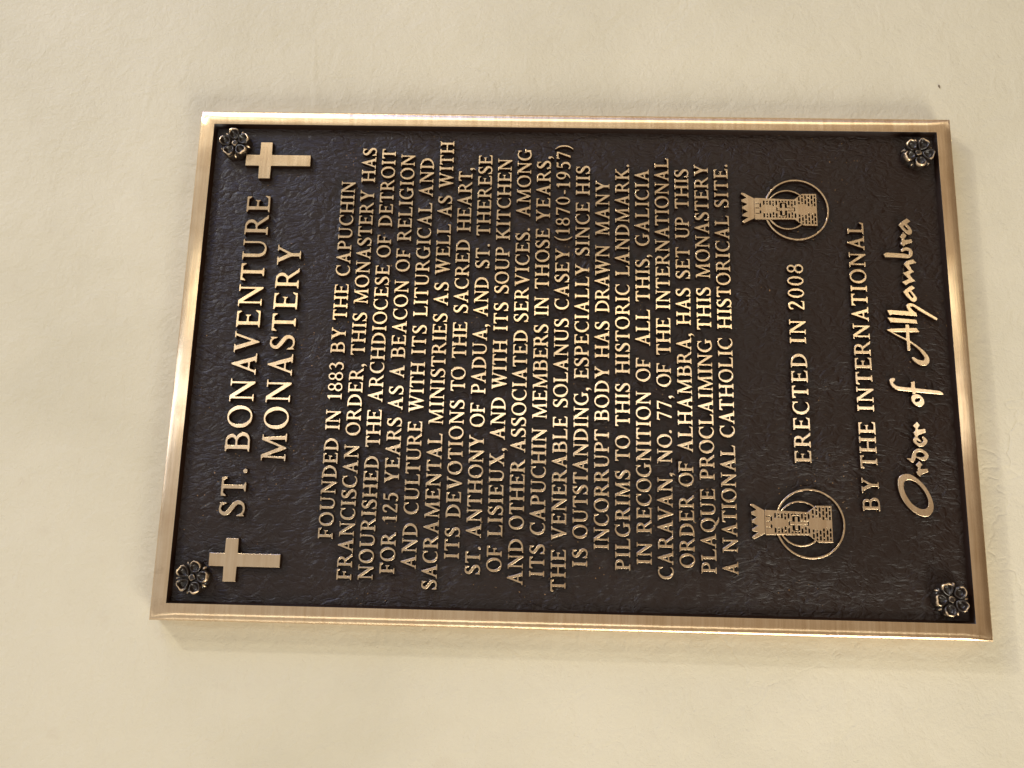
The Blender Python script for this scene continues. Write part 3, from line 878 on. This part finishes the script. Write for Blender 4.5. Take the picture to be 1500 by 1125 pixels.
# the script line: outlines measured off the plaque, in plaque millimetres
SCRIPT = [
    [('P',[(-67.75,-183.37),(-67.12,-183.45),(-66.55,-183.55),(-66.04,-183.69),(-65.57,-183.87),(-65.15,-184.1),(-64.77,-184.4),(-64.43,-184.75),(-64.14,-185.14),(-63.89,-185.58),(-63.67,-186.04),(-63.49,-186.56),(-63.35,-187.14),(-63.24,-187.75),(-63.19,-188.35),(-63.18,-188.92),(-63.21,-189.43),(-63.28,-189.91),(-63.41,-190.39),(-63.59,-190.88),(-63.84,-191.43),(-64.17,-192.03),(-64.56,-192.68),(-65.02,-193.35),(-65.52,-194.02),(-66.06,-194.68),(-66.65,-195.33),(-67.29,-195.98),(-67.97,-196.63),(-68.68,-197.25),(-69.43,-197.84),(-70.21,-198.4),(-71.04,-198.95),(-71.9,-199.46),(-72.77,-199.94),(-73.65,-200.37),(-74.56,-200.76),(-75.5,-201.11),(-76.45,-201.42),(-77.35,-201.67),(-78.16,-201.88),(-78.88,-202.03),(-79.52,-202.12),(-80.12,-202.17),(-80.69,-202.17),(-81.27,-202.13),(-81.87,-202.05),(-82.48,-201.93),(-83.06,-201.76),(-83.61,-201.56),(-84.12,-201.31),(-84.57,-201.02),(-84.99,-200.68),(-85.37,-200.3),(-85.7,-199.9),(-85.99,-199.49),(-86.23,-199.06),(-86.43,-198.6),(-86.58,-198.13),(-86.69,-197.65),(-86.75,-197.19),(-86.76,-196.76),(-86.73,-196.35),(-86.66,-195.93),(-86.54,-195.48),(-86.38,-194.97),(-86.18,-194.39),(-85.95,-193.76),(-85.68,-193.09),(-85.33,-192.4),(-84.9,-191.7),(-84.38,-190.97),(-83.78,-190.21),(-83.11,-189.44),(-82.38,-188.69),(-81.59,-187.98),(-80.74,-187.3),(-79.81,-186.63),(-78.84,-185.99),(-77.84,-185.41),(-76.84,-184.91),(-75.83,-184.48),(-74.78,-184.12),(-73.72,-183.82),(-72.7,-183.58),(-71.75,-183.4),(-70.85,-183.28),(-70.0,-183.24),(-69.19,-183.25),(-68.44,-183.3)]),('H',[(-69.39,-186.52),(-69.0,-186.55),(-68.63,-186.59),(-68.28,-186.64),(-67.96,-186.74),(-67.67,-186.92),(-67.4,-187.17),(-67.14,-187.49),(-66.92,-187.86),(-66.74,-188.26),(-66.63,-188.69),(-66.57,-189.14),(-66.55,-189.62),(-66.59,-190.14),(-66.69,-190.67),(-66.86,-191.22),(-67.09,-191.79),(-67.39,-192.39),(-67.75,-193.01),(-68.17,-193.62),(-68.65,-194.22),(-69.22,-194.82),(-69.88,-195.43),(-70.59,-196.03),(-71.32,-196.59),(-72.01,-197.1),(-72.69,-197.53),(-73.36,-197.93),(-74.04,-198.28),(-74.72,-198.58),(-75.39,-198.84),(-76.09,-199.05),(-76.8,-199.21),(-77.51,-199.33),(-78.18,-199.4),(-78.79,-199.44),(-79.33,-199.43),(-79.83,-199.38),(-80.28,-199.28),(-80.7,-199.15),(-81.06,-199.0),(-81.38,-198.82),(-81.64,-198.61),(-81.87,-198.37),(-82.06,-198.09),(-82.22,-197.79),(-82.36,-197.45),(-82.46,-197.07),(-82.54,-196.67),(-82.57,-196.24),(-82.55,-195.8),(-82.48,-195.34),(-82.38,-194.86),(-82.23,-194.37),(-82.02,-193.85),(-81.76,-193.32),(-81.43,-192.75),(-81.06,-192.15),(-80.63,-191.54),(-80.13,-190.94),(-79.56,-190.37),(-78.88,-189.81),(-78.12,-189.26),(-77.29,-188.72),(-76.45,-188.23),(-75.64,-187.81),(-74.82,-187.45),(-73.98,-187.14),(-73.14,-186.88),(-72.36,-186.67),(-71.68,-186.51),(-71.11,-186.43),(-70.62,-186.4),(-70.19,-186.43),(-69.79,-186.47)])],
    [('P',[(-55.97,-195.88),(-57.91,-197.7),(-60.12,-195.59),(-58.13,-193.67)]),('P',[(-62.06,-193.82),(-60.43,-196.2),(-59.97,-200.21),(-61.91,-200.7),(-63.29,-197.14),(-64.61,-195.77),(-63.63,-194.56)]),('K',[(-59.43,-195.84,0.634),(-59.72,-195.79,0.658),(-60.15,-195.72,0.692),(-60.58,-195.65,0.726),(-60.87,-195.6,0.75)])],
    [('K',[(-54.48,-189.19,0.153),(-54.6,-189.51,0.27),(-54.77,-189.96,0.439),(-54.96,-190.46,0.618),(-55.13,-190.91,0.763),(-55.33,-191.31,0.868),(-55.56,-191.71,0.954),(-55.7,-192.08,1.021),(-55.61,-192.39,1.069),(-55.2,-192.62,1.093),(-54.55,-192.78,1.094),(-53.83,-192.93,1.083),(-53.17,-193.11,1.069),(-52.58,-193.29,1.048),(-51.99,-193.47,1.018),(-51.45,-193.7,0.988),(-50.97,-194.01,0.967),(-50.54,-194.43,0.961),(-50.16,-194.94,0.964),(-49.87,-195.49,0.968),(-49.72,-196.06,0.967),(-49.75,-196.66,0.953),(-49.91,-197.31,0.932),(-50.17,-197.95,0.916),(-50.49,-198.52,0.916),(-50.89,-199.05,0.942),(-51.38,-199.54,0.984),(-51.9,-199.95,1.031),(-52.37,-200.2,1.069),(-52.8,-200.28,1.098),(-53.21,-200.21,1.124),(-53.59,-200.04,1.142),(-53.92,-199.79,1.145),(-54.2,-199.44,1.134),(-54.44,-198.98,1.11),(-54.63,-198.47,1.072),(-54.72,-197.98,1.018),(-54.7,-197.48,0.939),(-54.58,-196.96,0.84),(-54.41,-196.46,0.734),(-54.25,-196.0,0.636),(-54.1,-195.56,0.542),(-53.92,-195.14,0.447),(-53.76,-194.78,0.364),(-53.65,-194.53,0.305)])],
    [('K',[(-42.64,-199.07,0.712),(-42.99,-199.33,0.8),(-43.49,-199.72,0.929),(-44.04,-200.07,1.057),(-44.55,-200.2,1.145),(-45.02,-200.05,1.18),(-45.48,-199.71,1.183),(-45.91,-199.27,1.168),(-46.25,-198.82,1.145),(-46.5,-198.34,1.112),(-46.69,-197.81,1.066),(-46.79,-197.27,1.014),(-46.81,-196.76,0.967),(-46.71,-196.29,0.92),(-46.51,-195.83,0.87),(-46.24,-195.41,0.83),(-45.94,-195.06,0.814),(-45.6,-194.76,0.837),(-45.21,-194.52,0.887),(-44.8,-194.35,0.939),(-44.42,-194.28,0.967),(-44.03,-194.34,0.962),(-43.62,-194.51,0.94),(-43.29,-194.74,0.905),(-43.11,-195.0,0.865),(-43.15,-195.29,0.819),(-43.34,-195.63,0.765),(-43.6,-195.99,0.704),(-43.86,-196.34,0.636),(-44.11,-196.69,0.553),(-44.41,-197.05,0.456),(-44.67,-197.38,0.367),(-44.86,-197.6,0.305)])],
    [('P',[(-33.56,-196.16),(-35.69,-197.71),(-38.19,-195.84),(-36.03,-193.58)]),('P',[(-39.78,-193.71),(-38.19,-195.59),(-37.52,-200.44),(-39.64,-200.8),(-41.01,-196.91),(-42.32,-195.94),(-41.83,-194.58)]),('K',[(-36.89,-195.8,0.611),(-37.31,-195.75,0.621),(-37.93,-195.67,0.636),(-38.55,-195.59,0.651),(-38.97,-195.53,0.662)])],
    [('P',[(-24.18,-200.43),(-24.52,-200.04),(-24.78,-199.6),(-24.95,-199.1),(-25.04,-198.57),(-25.03,-198.01),(-24.94,-197.43),(-24.75,-196.86),(-24.49,-196.31),(-24.14,-195.78),(-23.73,-195.29),(-23.25,-194.86),(-22.73,-194.5),(-22.18,-194.2),(-21.61,-193.99),(-21.02,-193.87),(-20.45,-193.83),(-19.9,-193.88),(-19.38,-194.03),(-18.91,-194.26),(-18.5,-194.57),(-18.16,-194.95),(-17.9,-195.39),(-17.73,-195.89),(-17.64,-196.43),(-17.65,-196.99),(-17.74,-197.57),(-17.93,-198.14),(-18.2,-198.7),(-18.54,-199.23),(-18.96,-199.71),(-19.43,-200.14),(-19.95,-200.51),(-20.51,-200.8),(-21.08,-201.01),(-21.67,-201.13),(-22.24,-201.17),(-22.79,-201.11),(-23.31,-200.97),(-23.77,-200.73)]),('H',[(-20.32,-198.93),(-20.47,-198.97),(-20.63,-198.97),(-20.81,-198.94),(-20.99,-198.87),(-21.18,-198.76),(-21.37,-198.61),(-21.56,-198.44),(-21.73,-198.24),(-21.89,-198.02),(-22.04,-197.78),(-22.16,-197.53),(-22.25,-197.28),(-22.32,-197.04),(-22.36,-196.8),(-22.38,-196.57),(-22.36,-196.37),(-22.31,-196.19),(-22.24,-196.04),(-22.13,-195.92),(-22.01,-195.84),(-21.86,-195.8),(-21.7,-195.8),(-21.52,-195.83),(-21.33,-195.91),(-21.14,-196.02),(-20.95,-196.16),(-20.77,-196.33),(-20.59,-196.53),(-20.43,-196.75),(-20.29,-196.99),(-20.17,-197.24),(-20.07,-197.49),(-20.0,-197.73),(-19.96,-197.97),(-19.95,-198.2),(-19.97,-198.4),(-20.01,-198.58),(-20.09,-198.73),(-20.19,-198.85)])],
    [('K',[(-9.55,-184.61,1.018),(-9.59,-184.43,1.044),(-9.65,-184.18,1.085),(-9.74,-183.91,1.117),(-9.88,-183.69,1.12),(-10.07,-183.51,1.071),(-10.3,-183.33,0.989),(-10.59,-183.23,0.908),(-10.95,-183.24,0.865),(-11.43,-183.38,0.875),(-12.0,-183.63,0.916),(-12.59,-183.97,0.97),(-13.1,-184.38,1.018),(-13.53,-184.86,1.06),(-13.92,-185.41,1.104),(-14.25,-186.06,1.143),(-14.53,-186.85,1.17),(-14.72,-187.78,1.18),(-14.83,-188.84,1.177),(-14.92,-190.02,1.17),(-15.02,-191.29,1.17),(-15.15,-192.66,1.182),(-15.28,-194.14,1.199),(-15.42,-195.72,1.215),(-15.56,-197.39,1.221),(-15.72,-199.25,1.217),(-15.89,-201.29,1.205),(-16.05,-203.27,1.189),(-16.2,-205.0,1.17),(-16.32,-206.41,1.159),(-16.42,-207.62,1.151),(-16.52,-208.66,1.128),(-16.64,-209.56,1.069),(-16.8,-210.31,0.948),(-17.0,-210.9,0.782),(-17.18,-211.35,0.62),(-17.31,-211.67,0.509)]),('P',[(-10.74,-194.26),(-10.3,-196.47),(-17.42,-196.49),(-17.72,-194.81)])],
    [('P',[(19.79,-182.18),(20.57,-184.99),(21.27,-199.56),(18.59,-201.27),(18.49,-185.9)]),('P',[(23.15,-193.46),(23.18,-195.37),(7.69,-195.44),(7.55,-193.64)]),('K',[(19.81,-183.04,0.204),(19.34,-183.79,0.264),(18.67,-184.85,0.352),(17.88,-186.13,0.442),(17.07,-187.54,0.509),(16.21,-189.17,0.542),(15.28,-191.04,0.556),(14.33,-192.9,0.563),(13.42,-194.54,0.577),(12.56,-195.89,0.596),(11.72,-197.08,0.615),(10.9,-198.14,0.64),(10.09,-199.14,0.679),(9.29,-200.07,0.733),(8.52,-200.91,0.799),(7.74,-201.67,0.873),(6.92,-202.36,0.95),(6.04,-203.0,1.03),(5.1,-203.59,1.115),(4.19,-204.06,1.203),(3.39,-204.34,1.289),(2.68,-204.41,1.382),(2.04,-204.29,1.48),(1.49,-204.05,1.568),(1.06,-203.73,1.628),(0.74,-203.32,1.662),(0.52,-202.8,1.675),(0.41,-202.2,1.665),(0.41,-201.56,1.628),(0.55,-200.84,1.554),(0.81,-200.03,1.446),(1.15,-199.24,1.328),(1.49,-198.55,1.221),(1.89,-197.98,1.124),(2.35,-197.47,1.026),(2.77,-197.06,0.941),(3.06,-196.77,0.882)])],
    [('P',[(27.15,-183.39),(27.18,-185.41),(26.13,-199.89),(23.75,-200.49),(24.05,-193.17),(24.66,-186.46),(24.09,-185.21)])],
    [('P',[(31.45,-183.52),(31.75,-185.69),(31.04,-197.1),(30.36,-200.18),(28.18,-200.55),(28.45,-195.2),(29.11,-186.91),(28.45,-184.79)]),('K',[(29.43,-199.25,1.018),(29.82,-198.85,1.002),(30.36,-198.28,0.98),(30.98,-197.67,0.959),(31.59,-197.14,0.95),(32.19,-196.68,0.959),(32.83,-196.25,0.98),(33.44,-195.9,1.002),(33.94,-195.73,1.018),(34.32,-195.78,1.026),(34.62,-195.99,1.031),(34.84,-196.3,1.029),(34.98,-196.67,1.018),(35.05,-197.08,0.989),(35.05,-197.56,0.948),(34.95,-198.11,0.907),(34.72,-198.74,0.882),(34.33,-199.47,0.879),(33.8,-200.28,0.891),(33.2,-201.16,0.906),(32.59,-202.07,0.916),(31.97,-202.99,0.921),(31.31,-203.94,0.925),(30.63,-204.95,0.924),(29.92,-206.04,0.916),(29.11,-207.37,0.895),(28.22,-208.86,0.865),(27.41,-210.24,0.835),(26.85,-211.19,0.814)])],
    [('P',[(46.83,-198.61),(45.13,-200.54),(43.6,-198.24),(41.31,-199.97),(39.18,-201.33),(37.53,-200.96),(36.51,-199.33),(37.14,-197.81),(40.07,-195.18),(42.95,-193.33),(45.05,-195.83)]),('H',[(42.91,-196.63),(42.9,-196.78),(42.81,-197.0),(42.64,-197.27),(42.4,-197.55),(42.1,-197.83),(41.68,-198.13),(41.13,-198.49),(40.55,-198.83),(40.02,-199.1),(39.64,-199.23),(39.41,-199.2),(39.26,-199.05),(39.2,-198.81),(39.24,-198.54),(39.39,-198.27),(39.72,-197.97),(40.21,-197.62),(40.77,-197.25),(41.31,-196.93),(41.75,-196.71),(42.09,-196.57),(42.39,-196.51),(42.64,-196.49),(42.82,-196.54)])],
    [('P',[(62.86,-200.48),(60.7,-202.23),(59.28,-197.71),(56.46,-199.42),(55.14,-200.75),(53.92,-197.83),(51.43,-199.08),(49.46,-200.99),(48.07,-197.28),(46.7,-195.31),(48.83,-193.09),(50.73,-197.15),(54.35,-193.92),(55.93,-197.81),(59.73,-194.74),(61.78,-196.62)])],
    [('P',[(65.78,-183.41),(66.82,-185.22),(66.32,-195.65),(65.51,-198.13),(63.32,-197.98),(63.7,-190.41),(63.87,-184.41)]),('K',[(64.41,-196.79,1.038),(64.45,-197.16,1.038),(64.5,-197.7,1.038),(64.59,-198.26,1.038),(64.78,-198.71,1.038),(65.08,-199.04,1.038),(65.48,-199.31,1.038),(65.92,-199.51,1.038),(66.38,-199.61,1.038),(66.89,-199.61,1.038),(67.44,-199.52,1.038),(67.97,-199.35,1.038),(68.4,-199.11,1.038),(68.72,-198.78,1.04),(68.96,-198.36,1.042),(69.13,-197.89,1.042),(69.22,-197.42,1.038),(69.22,-196.93,1.029),(69.13,-196.4,1.015),(69.0,-195.9,0.998),(68.85,-195.5,0.977),(68.67,-195.21,0.948),(68.45,-195.0,0.912),(68.24,-194.86,0.878),(68.09,-194.75,0.855)])],
    [('P',[(73.24,-194.2),(74.63,-196.19),(75.37,-200.37),(73.34,-200.78),(71.92,-196.97),(70.61,-195.61),(72.21,-193.81)]),('P',[(79.46,-196.03),(77.38,-197.77),(74.55,-195.55),(76.8,-193.73)]),('K',[(75.98,-195.65,0.733),(75.43,-195.61,0.745),(74.62,-195.56,0.763),(73.81,-195.5,0.781),(73.26,-195.47,0.794)])],
    [('P',[(88.4,-198.53),(86.38,-200.63),(84.97,-198.31),(82.54,-200.38),(80.16,-201.27),(78.44,-200.58),(77.81,-199.26),(78.74,-197.74),(81.77,-195.07),(84.14,-193.47),(86.4,-195.69)]),('H',[(83.77,-196.31),(83.83,-196.44),(83.85,-196.62),(83.82,-196.84),(83.72,-197.09),(83.52,-197.35),(83.16,-197.68),(82.65,-198.1),(82.09,-198.51),(81.58,-198.84),(81.22,-199.01),(80.98,-199.0),(80.82,-198.85),(80.74,-198.6),(80.75,-198.32),(80.86,-198.03),(81.13,-197.72),(81.55,-197.33),(82.04,-196.94),(82.51,-196.59),(82.88,-196.35),(83.15,-196.22),(83.38,-196.17),(83.56,-196.17),(83.69,-196.23)])]]


N_INDIVIDUAL = 300
count = 0
rest = []
rnd = random.Random(11)
for shapes in SCRIPT:
    pts = np.array([p[:2] for s in shapes for p in s[1]])
    lo, hi = pts.min(0) - 2.2, pts.max(0) + 2.2
    c = ((lo + hi) / 2).tolist()
    me = relief_mesh("script_letter", shapes, (lo[0], hi[0], lo[1], hi[1]), 0.16, 0.25, 0.03, 1.0, 2.9, 0.22, 0.0, c)
    link_obj("letter", me, plaque, (c[0] * MM, -PANEL * MM, c[1] * MM))
    count += 1
for words, base, cap in LINES:
    big = cap > 12
    hgt = 3.0 if big else (2.8 if cap > 9 else 2.6)
    grow = -0.006 if big else 0.001
    for word, x0, x1 in words:
        for c, x, kx in layout(word, x0, x1, cap):
            me = glyph_mesh(c, cap, hgt, grow)
            loc = (x * MM, -PANEL * MM, base * MM)
            if count < N_INDIVIDUAL:
                link_obj("letter", me, plaque, loc).scale = (kx, 1, 1)
                count += 1
            else:
                rest.append((me, loc, kx))

# remaining small body letters as one part
Vs, Fs, MIs = [], [], []
off = 0
arr = {}
for me, loc, kx in rest:
    if me.name not in arr:
        co = np.empty(len(me.vertices) * 3)
        me.vertices.foreach_get('co', co)
        arr[me.name] = (co.reshape(-1, 3), [tuple(p.vertices) for p in me.polygons], [p.material_index for p in me.polygons])
    co, fs, mi = arr[me.name]
    Vs.append(co * np.array((kx, 1, 1)) + np.array(loc))
    Fs += [tuple(v + off for v in f) for f in fs]
    MIs += mi
    off += len(co)
o = mesh_obj("body_lettering", np.vstack(Vs).tolist(), Fs, [bronze, paint], plaque, mat_idx=MIs)
o['kind'] = 'stuff'

# ------------------------------------------------------------------ crosses beside the title
cs = [('P', [(-3.65, -27.7), (3.65, -27.7), (3.65, -3.65), (11.9, -3.65), (11.9, 3.65), (3.65, 3.65), (3.65, 12.2), (-3.65, 12.2),
             (-3.65, 3.65), (-11.9, 3.65), (-11.9, -3.65), (-3.65, -3.65)])]
me = relief_mesh("cross", cs, (-14, 14, -30, 15), 0.25, 0, 0.03, 1.0, 3.0, 0.25, 0.0)
for sx in (-1, 1):
    link_obj("cross", me, plaque, ((CX + sx * 119.6) * MM, -PANEL * MM, 186.2 * MM))

# ------------------------------------------------------------------ tower emblems
EK = 19.25 / 450.0


def e(x, y):   # measured drawing -> emblem mm (x across, y up), tower axis at y = 567
    return ((567 - y) * EK, (880 - x) * EK)


def ep(P):
    return [e(x, y) for x, y in P]


def tower_shapes():
    sh = [('P', ep([(300, 410), (312, 402), (850, 420), (960, 335), (1160, 332), (1160, 805), (970, 802), (850, 715), (312, 722), (300, 714)]))]
    bricks = []

    def brick(xc, y0, y1, w=22):
        for sgn in (-1, 1):
            a_, b_ = 567 + sgn * y0, 567 + sgn * y1
            lo, hi = min(a_, b_), max(a_, b_)
            bricks.append(('H', ep([(xc - w / 2, lo), (xc + w / 2, lo), (xc + w / 2, hi), (xc - w / 2, hi)])))
    for k, xc in enumerate(range(432, 890, 43)):          # shaft courses
        if k % 2 == 0:
            brick(xc, 106 if 640 < xc < 760 else 60, 125)
        else:
            brick(xc, 102, 125)
            if not 635 < xc < 765:
                brick(xc, 44, 86)
    for k, xc in enumerate((918, 962, 1006, 1050, 1094, 1134)):   # spreading skirt
        top = min(212, 130 + (xc - 850) * 0.80)
        y = top
        if k % 2:
            brick(xc, y - 26, y)
            y -= 42
        while y > 60:
            y2 = max(y - 58, 44)
            brick(xc, y2, y)
            y = y2 - 16
    # solid window shapes over the courses
    bricks.append(('P', ep([(392, 560), (405, 520), (440, 497), (480, 500), (510, 520), (597, 522), (597, 604), (510, 606), (480, 632), (440, 634), (405, 610), (392, 574)])))
    bricks.append(('P', ep([(866, 567), (880, 500), (960, 482), (1030, 515), (1155, 517), (1155, 622), (1030, 624), (960, 652), (880, 632)])))
    # grooves round the little cross, under the merlons and below the crown
    gr = []
    cr_out = [(602, 540), (650, 540), (650, 478), (675, 470), (735, 470), (748, 480), (748, 540), (862, 540), (862, 594), (748, 594), (748, 655), (735, 664), (675, 664), (650, 655), (650, 594), (602, 594)]
    cr_in = [(618, 547), (682, 547), (682, 482), (720, 482), (720, 547), (848, 547), (848, 587), (720, 587), (720, 652), (682, 652), (682, 587), (618, 587)]
    gr.append(('H', ep(cr_out)))
    cross = ('P', ep(cr_in))
    grooves = [('H', ep([(372, 492), (392, 475), (392, 540), (372, 548)])), ('H', ep([(372, 585), (392, 592), (392, 640), (372, 630)]))]
    for y in (487, 553, 632):
        grooves.append(('H', ep([(312, y - 5), (366, y - 5), (366, y + 5), (312, y + 5)])))
    return sh + bricks + grooves + gr + [cross]


tower_me = relief_mesh("tower", tower_shapes(), (-12, 12, -14, 27), 0.11, 0, 0.02, 1.0, 3.0, 0.10, 0.0)
crown_pts = ep([(115, 347), (128, 328), (155, 330), (296, 408), (296, 704), (150, 782), (128, 765), (132, 745), (212, 692), (130, 676), (130, 652), (208, 604),
                (130, 566), (130, 540), (204, 496), (124, 462), (124, 432), (196, 402)])
crown_me = relief_mesh("crown", [('P', crown_pts)], (-12, 12, 20, 36), 0.12, 0, 0.02, 1.0, 3.0, 0.12, 0.0)


def ring_mesh(name, cx, cy, r, w, cut):
    sh = [('P', ellipse(cx, cy, r, r, n=120)), ('H', ellipse(cx, cy, r - w, r - w, n=120)), ('H', ep(cut))]
    return relief_mesh(name, sh, (cx - r - 1, cx + r + 1, cy - r - 1, cy + r + 1), 0.16, 0, 0.012, 1.0, 2.6, 0.16, 0.0)


outer_cut = [(200, 402), (850, 420), (850, 715), (200, 722)]
inner_cut = [(200, 402), (850, 420), (960, 335), (1400, 335), (1400, 800), (970, 800), (850, 715), (200, 722)]
ro_me = ring_mesh("outer_ring", 0, 0, 19.25, 1.0, outer_cut)
ci = e(757, 569)
ri_me = ring_mesh("inner_ring", ci[0], ci[1], 12.55, 0.85, inner_cut)
for sx in (-1, 1):
    base_loc = ((CX + sx * 92.4) * MM, -PANEL * MM, -134.0 * MM)
    em = link_obj("tower_emblem", tower_me, plaque, base_loc)
    link_obj("crown", crown_me, em)
    link_obj("outer_ring", ro_me, em)
    link_obj("inner_ring", ri_me, em)

# ------------------------------------------------------------------ rosette screw covers
def revolve_petal(rs, hs, ws, cx, rx, rz, tip, seed):
    """petal in rosette plane; local radial direction +x; returns verts, faces, wear"""
    rr = random.Random(seed)
    n = 28
    V, F, Wr = [], [], []
    ph1, ph2 = rr.random() * 6, rr.random() * 6
    for k, (r, h, w) in enumerate(zip(rs, hs, ws)):
        for i in range(n):
            t = 2 * math.pi * i / n
            wob = 1 + 0.05 * math.sin(3 * t + ph1) + 0.03 * math.sin(5 * t + ph2)
            # heart-like tip
            c_ = math.cos(t)
            rad = r * wob
            notch = 1 - 0.10 * math.exp(-(t if t < math.pi else 2 * math.pi - t) ** 2 / 0.08)
            x = cx + rx * rad * c_ * (notch if r > .5 else 1)
            z = rz * rad * math.sin(t) * (1 + 0.18 * c_)
            lift = 0.5 + 0.5 * c_
            y = h if k == len(rs) - 1 or k < 2 else h * (0.80 + 0.20 * lift) + 0.15 * math.sin(2 * t + ph2)
            V.append((x * MM, -y * MM, z * MM))
            Wr.append(w * (0.02 + 0.98 * lift ** 1.3))
    m_ = len(rs)
    for k in range(m_ - 1):
        for i in range(n):
            j = (i + 1) % n
            F.append((k * n + i, k * n + j, (k + 1) * n + j, (k + 1) * n + i))
    c0 = len(V)
    V.append((cx * MM, -hs[0] * MM, 0))
    Wr.append(0)
    for i in range(n):
        F.append((c0, (i + 1) % n, i))
    return V, F, Wr


def wear_mesh(name, V, F, Wr, flip=False):
    me = bpy.data.meshes.new(name)
    me.from_pydata(V, [], [tuple(reversed(f)) for f in F] if flip else F)
    me.materials.append(ros_mat)
    at_ = me.attributes.new('wear', 'FLOAT', 'POINT')
    at_.data.foreach_set('value', Wr)
    me.polygons.foreach_set('use_smooth', [True] * len(me.polygons))
    bm = bmesh.new()
    bm.from_mesh(me)
    bmesh.ops.recalc_face_normals(bm, faces=bm.faces)
    bm.to_mesh(me)
    bm.free()
    me.update()
    return me


def lathe(profile, n=28, lob=0.0, nl=5):
    V, F, Wr = [], [], []
    for (r, h, w) in profile:
        for i in range(n):
            t = 2 * math.pi * i / n
            q = r * (1 + lob * math.cos(nl * t))
            V.append((q * math.cos(t) * MM, -h * MM, q * math.sin(t) * MM))
            Wr.append(w)
    for k in range(len(profile) - 1):
        for i in range(n):
            j = (i + 1) % n
            F.append((k * n + i, k * n + j, (k + 1) * n + j, (k + 1) * n + i))
    c0 = len(V)
    V.append((0, -profile[0][1] * MM, 0))
    Wr.append(profile[0][2])
    for i in range(n):
        F.append((c0, (i + 1) % n, i))
    return V, F, Wr


petals = []
for sd in range(5):
    petals.append(wear_mesh("petal", *revolve_petal([.25, .42, .56, .70, .86, 1.0, 1.06], [4.2, 4.5, 5.6, 6.8, 7.1, 5.8, -0.5],
                                                    [0, 0, .08, .62, 1.0, .62, 0], 5.85, 3.55, 3.35, 0, sd)))
base_me = wear_mesh("rosette", *lathe([(1.5, 3.4, 0), (4.5, 3.4, 0), (7.4, 3.4, 0), (8.5, 2.8, 0), (8.9, -0.5, 0)], 40, 0.05))
button_me = wear_mesh("button", *lathe([(.7, 5.1, .25), (1.5, 5.2, .62), (1.95, 4.8, .35), (2.2, 4.0, 0), (2.3, 2.0, 0)], 20, 0.08, 4))
# pointed sepal between petals
sv = [(4.5, 3.4, -.9), (4.5, 3.4, .9), (7.0, 4.3, .75), (7.0, 4.3, -.75), (8.9, 4.2, 0.28), (8.9, 4.2, -0.28), (9.3, 2.5, 0), (7.0, 2.0, 1.1), (7.0, 2.0, -1.1), (9.2, -0.4, .3), (9.2, -.4, -.3)]
sf = [(0, 1, 2, 3), (3, 2, 4, 5), (5, 4, 6), (1, 7, 2), (2, 7, 9, 4), (0, 3, 8), (3, 5, 10, 8), (4, 9, 6), (5, 6, 10)]
sepal_me = wear_mesh("sepal", [(x * MM, -y * MM, z * MM) for x, y, z in sv], sf, [0, 0, .35, .35, .85, .85, .5, 0, 0, 0, 0])
RO = [(130.3, 205.4, -6), (-129.2, 206.2, 14), (129.5, -207.4, 30), (-130.8, -207.3, -22)]
for (x, z, ang) in RO:
    ro = link_obj("rosette", base_me, plaque, (x * MM, -PANEL * MM, z * MM))
    ro.rotation_euler = (0, math.radians(ang), 0)
    for k in range(5):
        p = link_obj("petal", petals[(k * 2 + int(abs(ang))) % 5], ro)
        p.rotation_euler = (0, math.radians(72 * k), 0)
        s_ = link_obj("sepal", sepal_me, ro)
        s_.rotation_euler = (0, math.radians(72 * k + 36), 0)
    link_obj("button", button_me, ro)

# ------------------------------------------------------------------ small things on the wall
def chip(name, x, z, pts, label):
    V = []
    n = len(pts)
    for (a, b) in pts:
        V.append((a * MM, 0.0, b * MM))
    for (a, b) in pts:
        V.append((a * .6 * MM, -0.7 * MM, b * .6 * MM))
    F = [tuple(range(n, 2 * n))] + [(i, (i + 1) % n, n + (i + 1) % n, n + i) for i in range(n)]
    o = mesh_obj(name, V, F, [chip_mat], None, (x * MM, 0.001, z * MM))
    o['label'] = label
    o['category'] = 'chip'
    return o


chip("paint_chip", 181.0, -229.5, [(-1.3, -.2), (-.5, .5), (.6, .9), (1.6, .5), (1.2, -.1), (.2, -.5)],
     "small dark chip stuck on the bare cream wall beside the plaque's lower corner")


def fibre():
    pts = [(-160.5, -60.5), (-161.0, -64), (-159.8, -67.5), (-161.4, -70.5), (-162.6, -73), (-160.8, -75), (-158.0, -75.4), (-156.2, -74.0)]
    pts = catm(pts, 6)
    V, F = [], []
    for i, (x, z) in enumerate(pts):
        for k in range(5):
            t = 2 * math.pi * k / 5
            V.append(((x + .14 * math.cos(t)) * MM, (-.3 - .5 * math.sin(i * .2) + .14 * math.sin(t)) * MM, (z + .05) * MM))
    for i in range(len(pts) - 1):
        for k in range(5):
            F.append((i * 5 + k, i * 5 + (k + 1) % 5, (i + 1) * 5 + (k + 1) % 5, (i + 1) * 5 + k))
    o = mesh_obj("stray_fibre", V, F, [chip_mat])
    o['label'] = "thin curled brown fibre clinging to the wall beside the plaque's long edge"
    o['category'] = 'fibre'
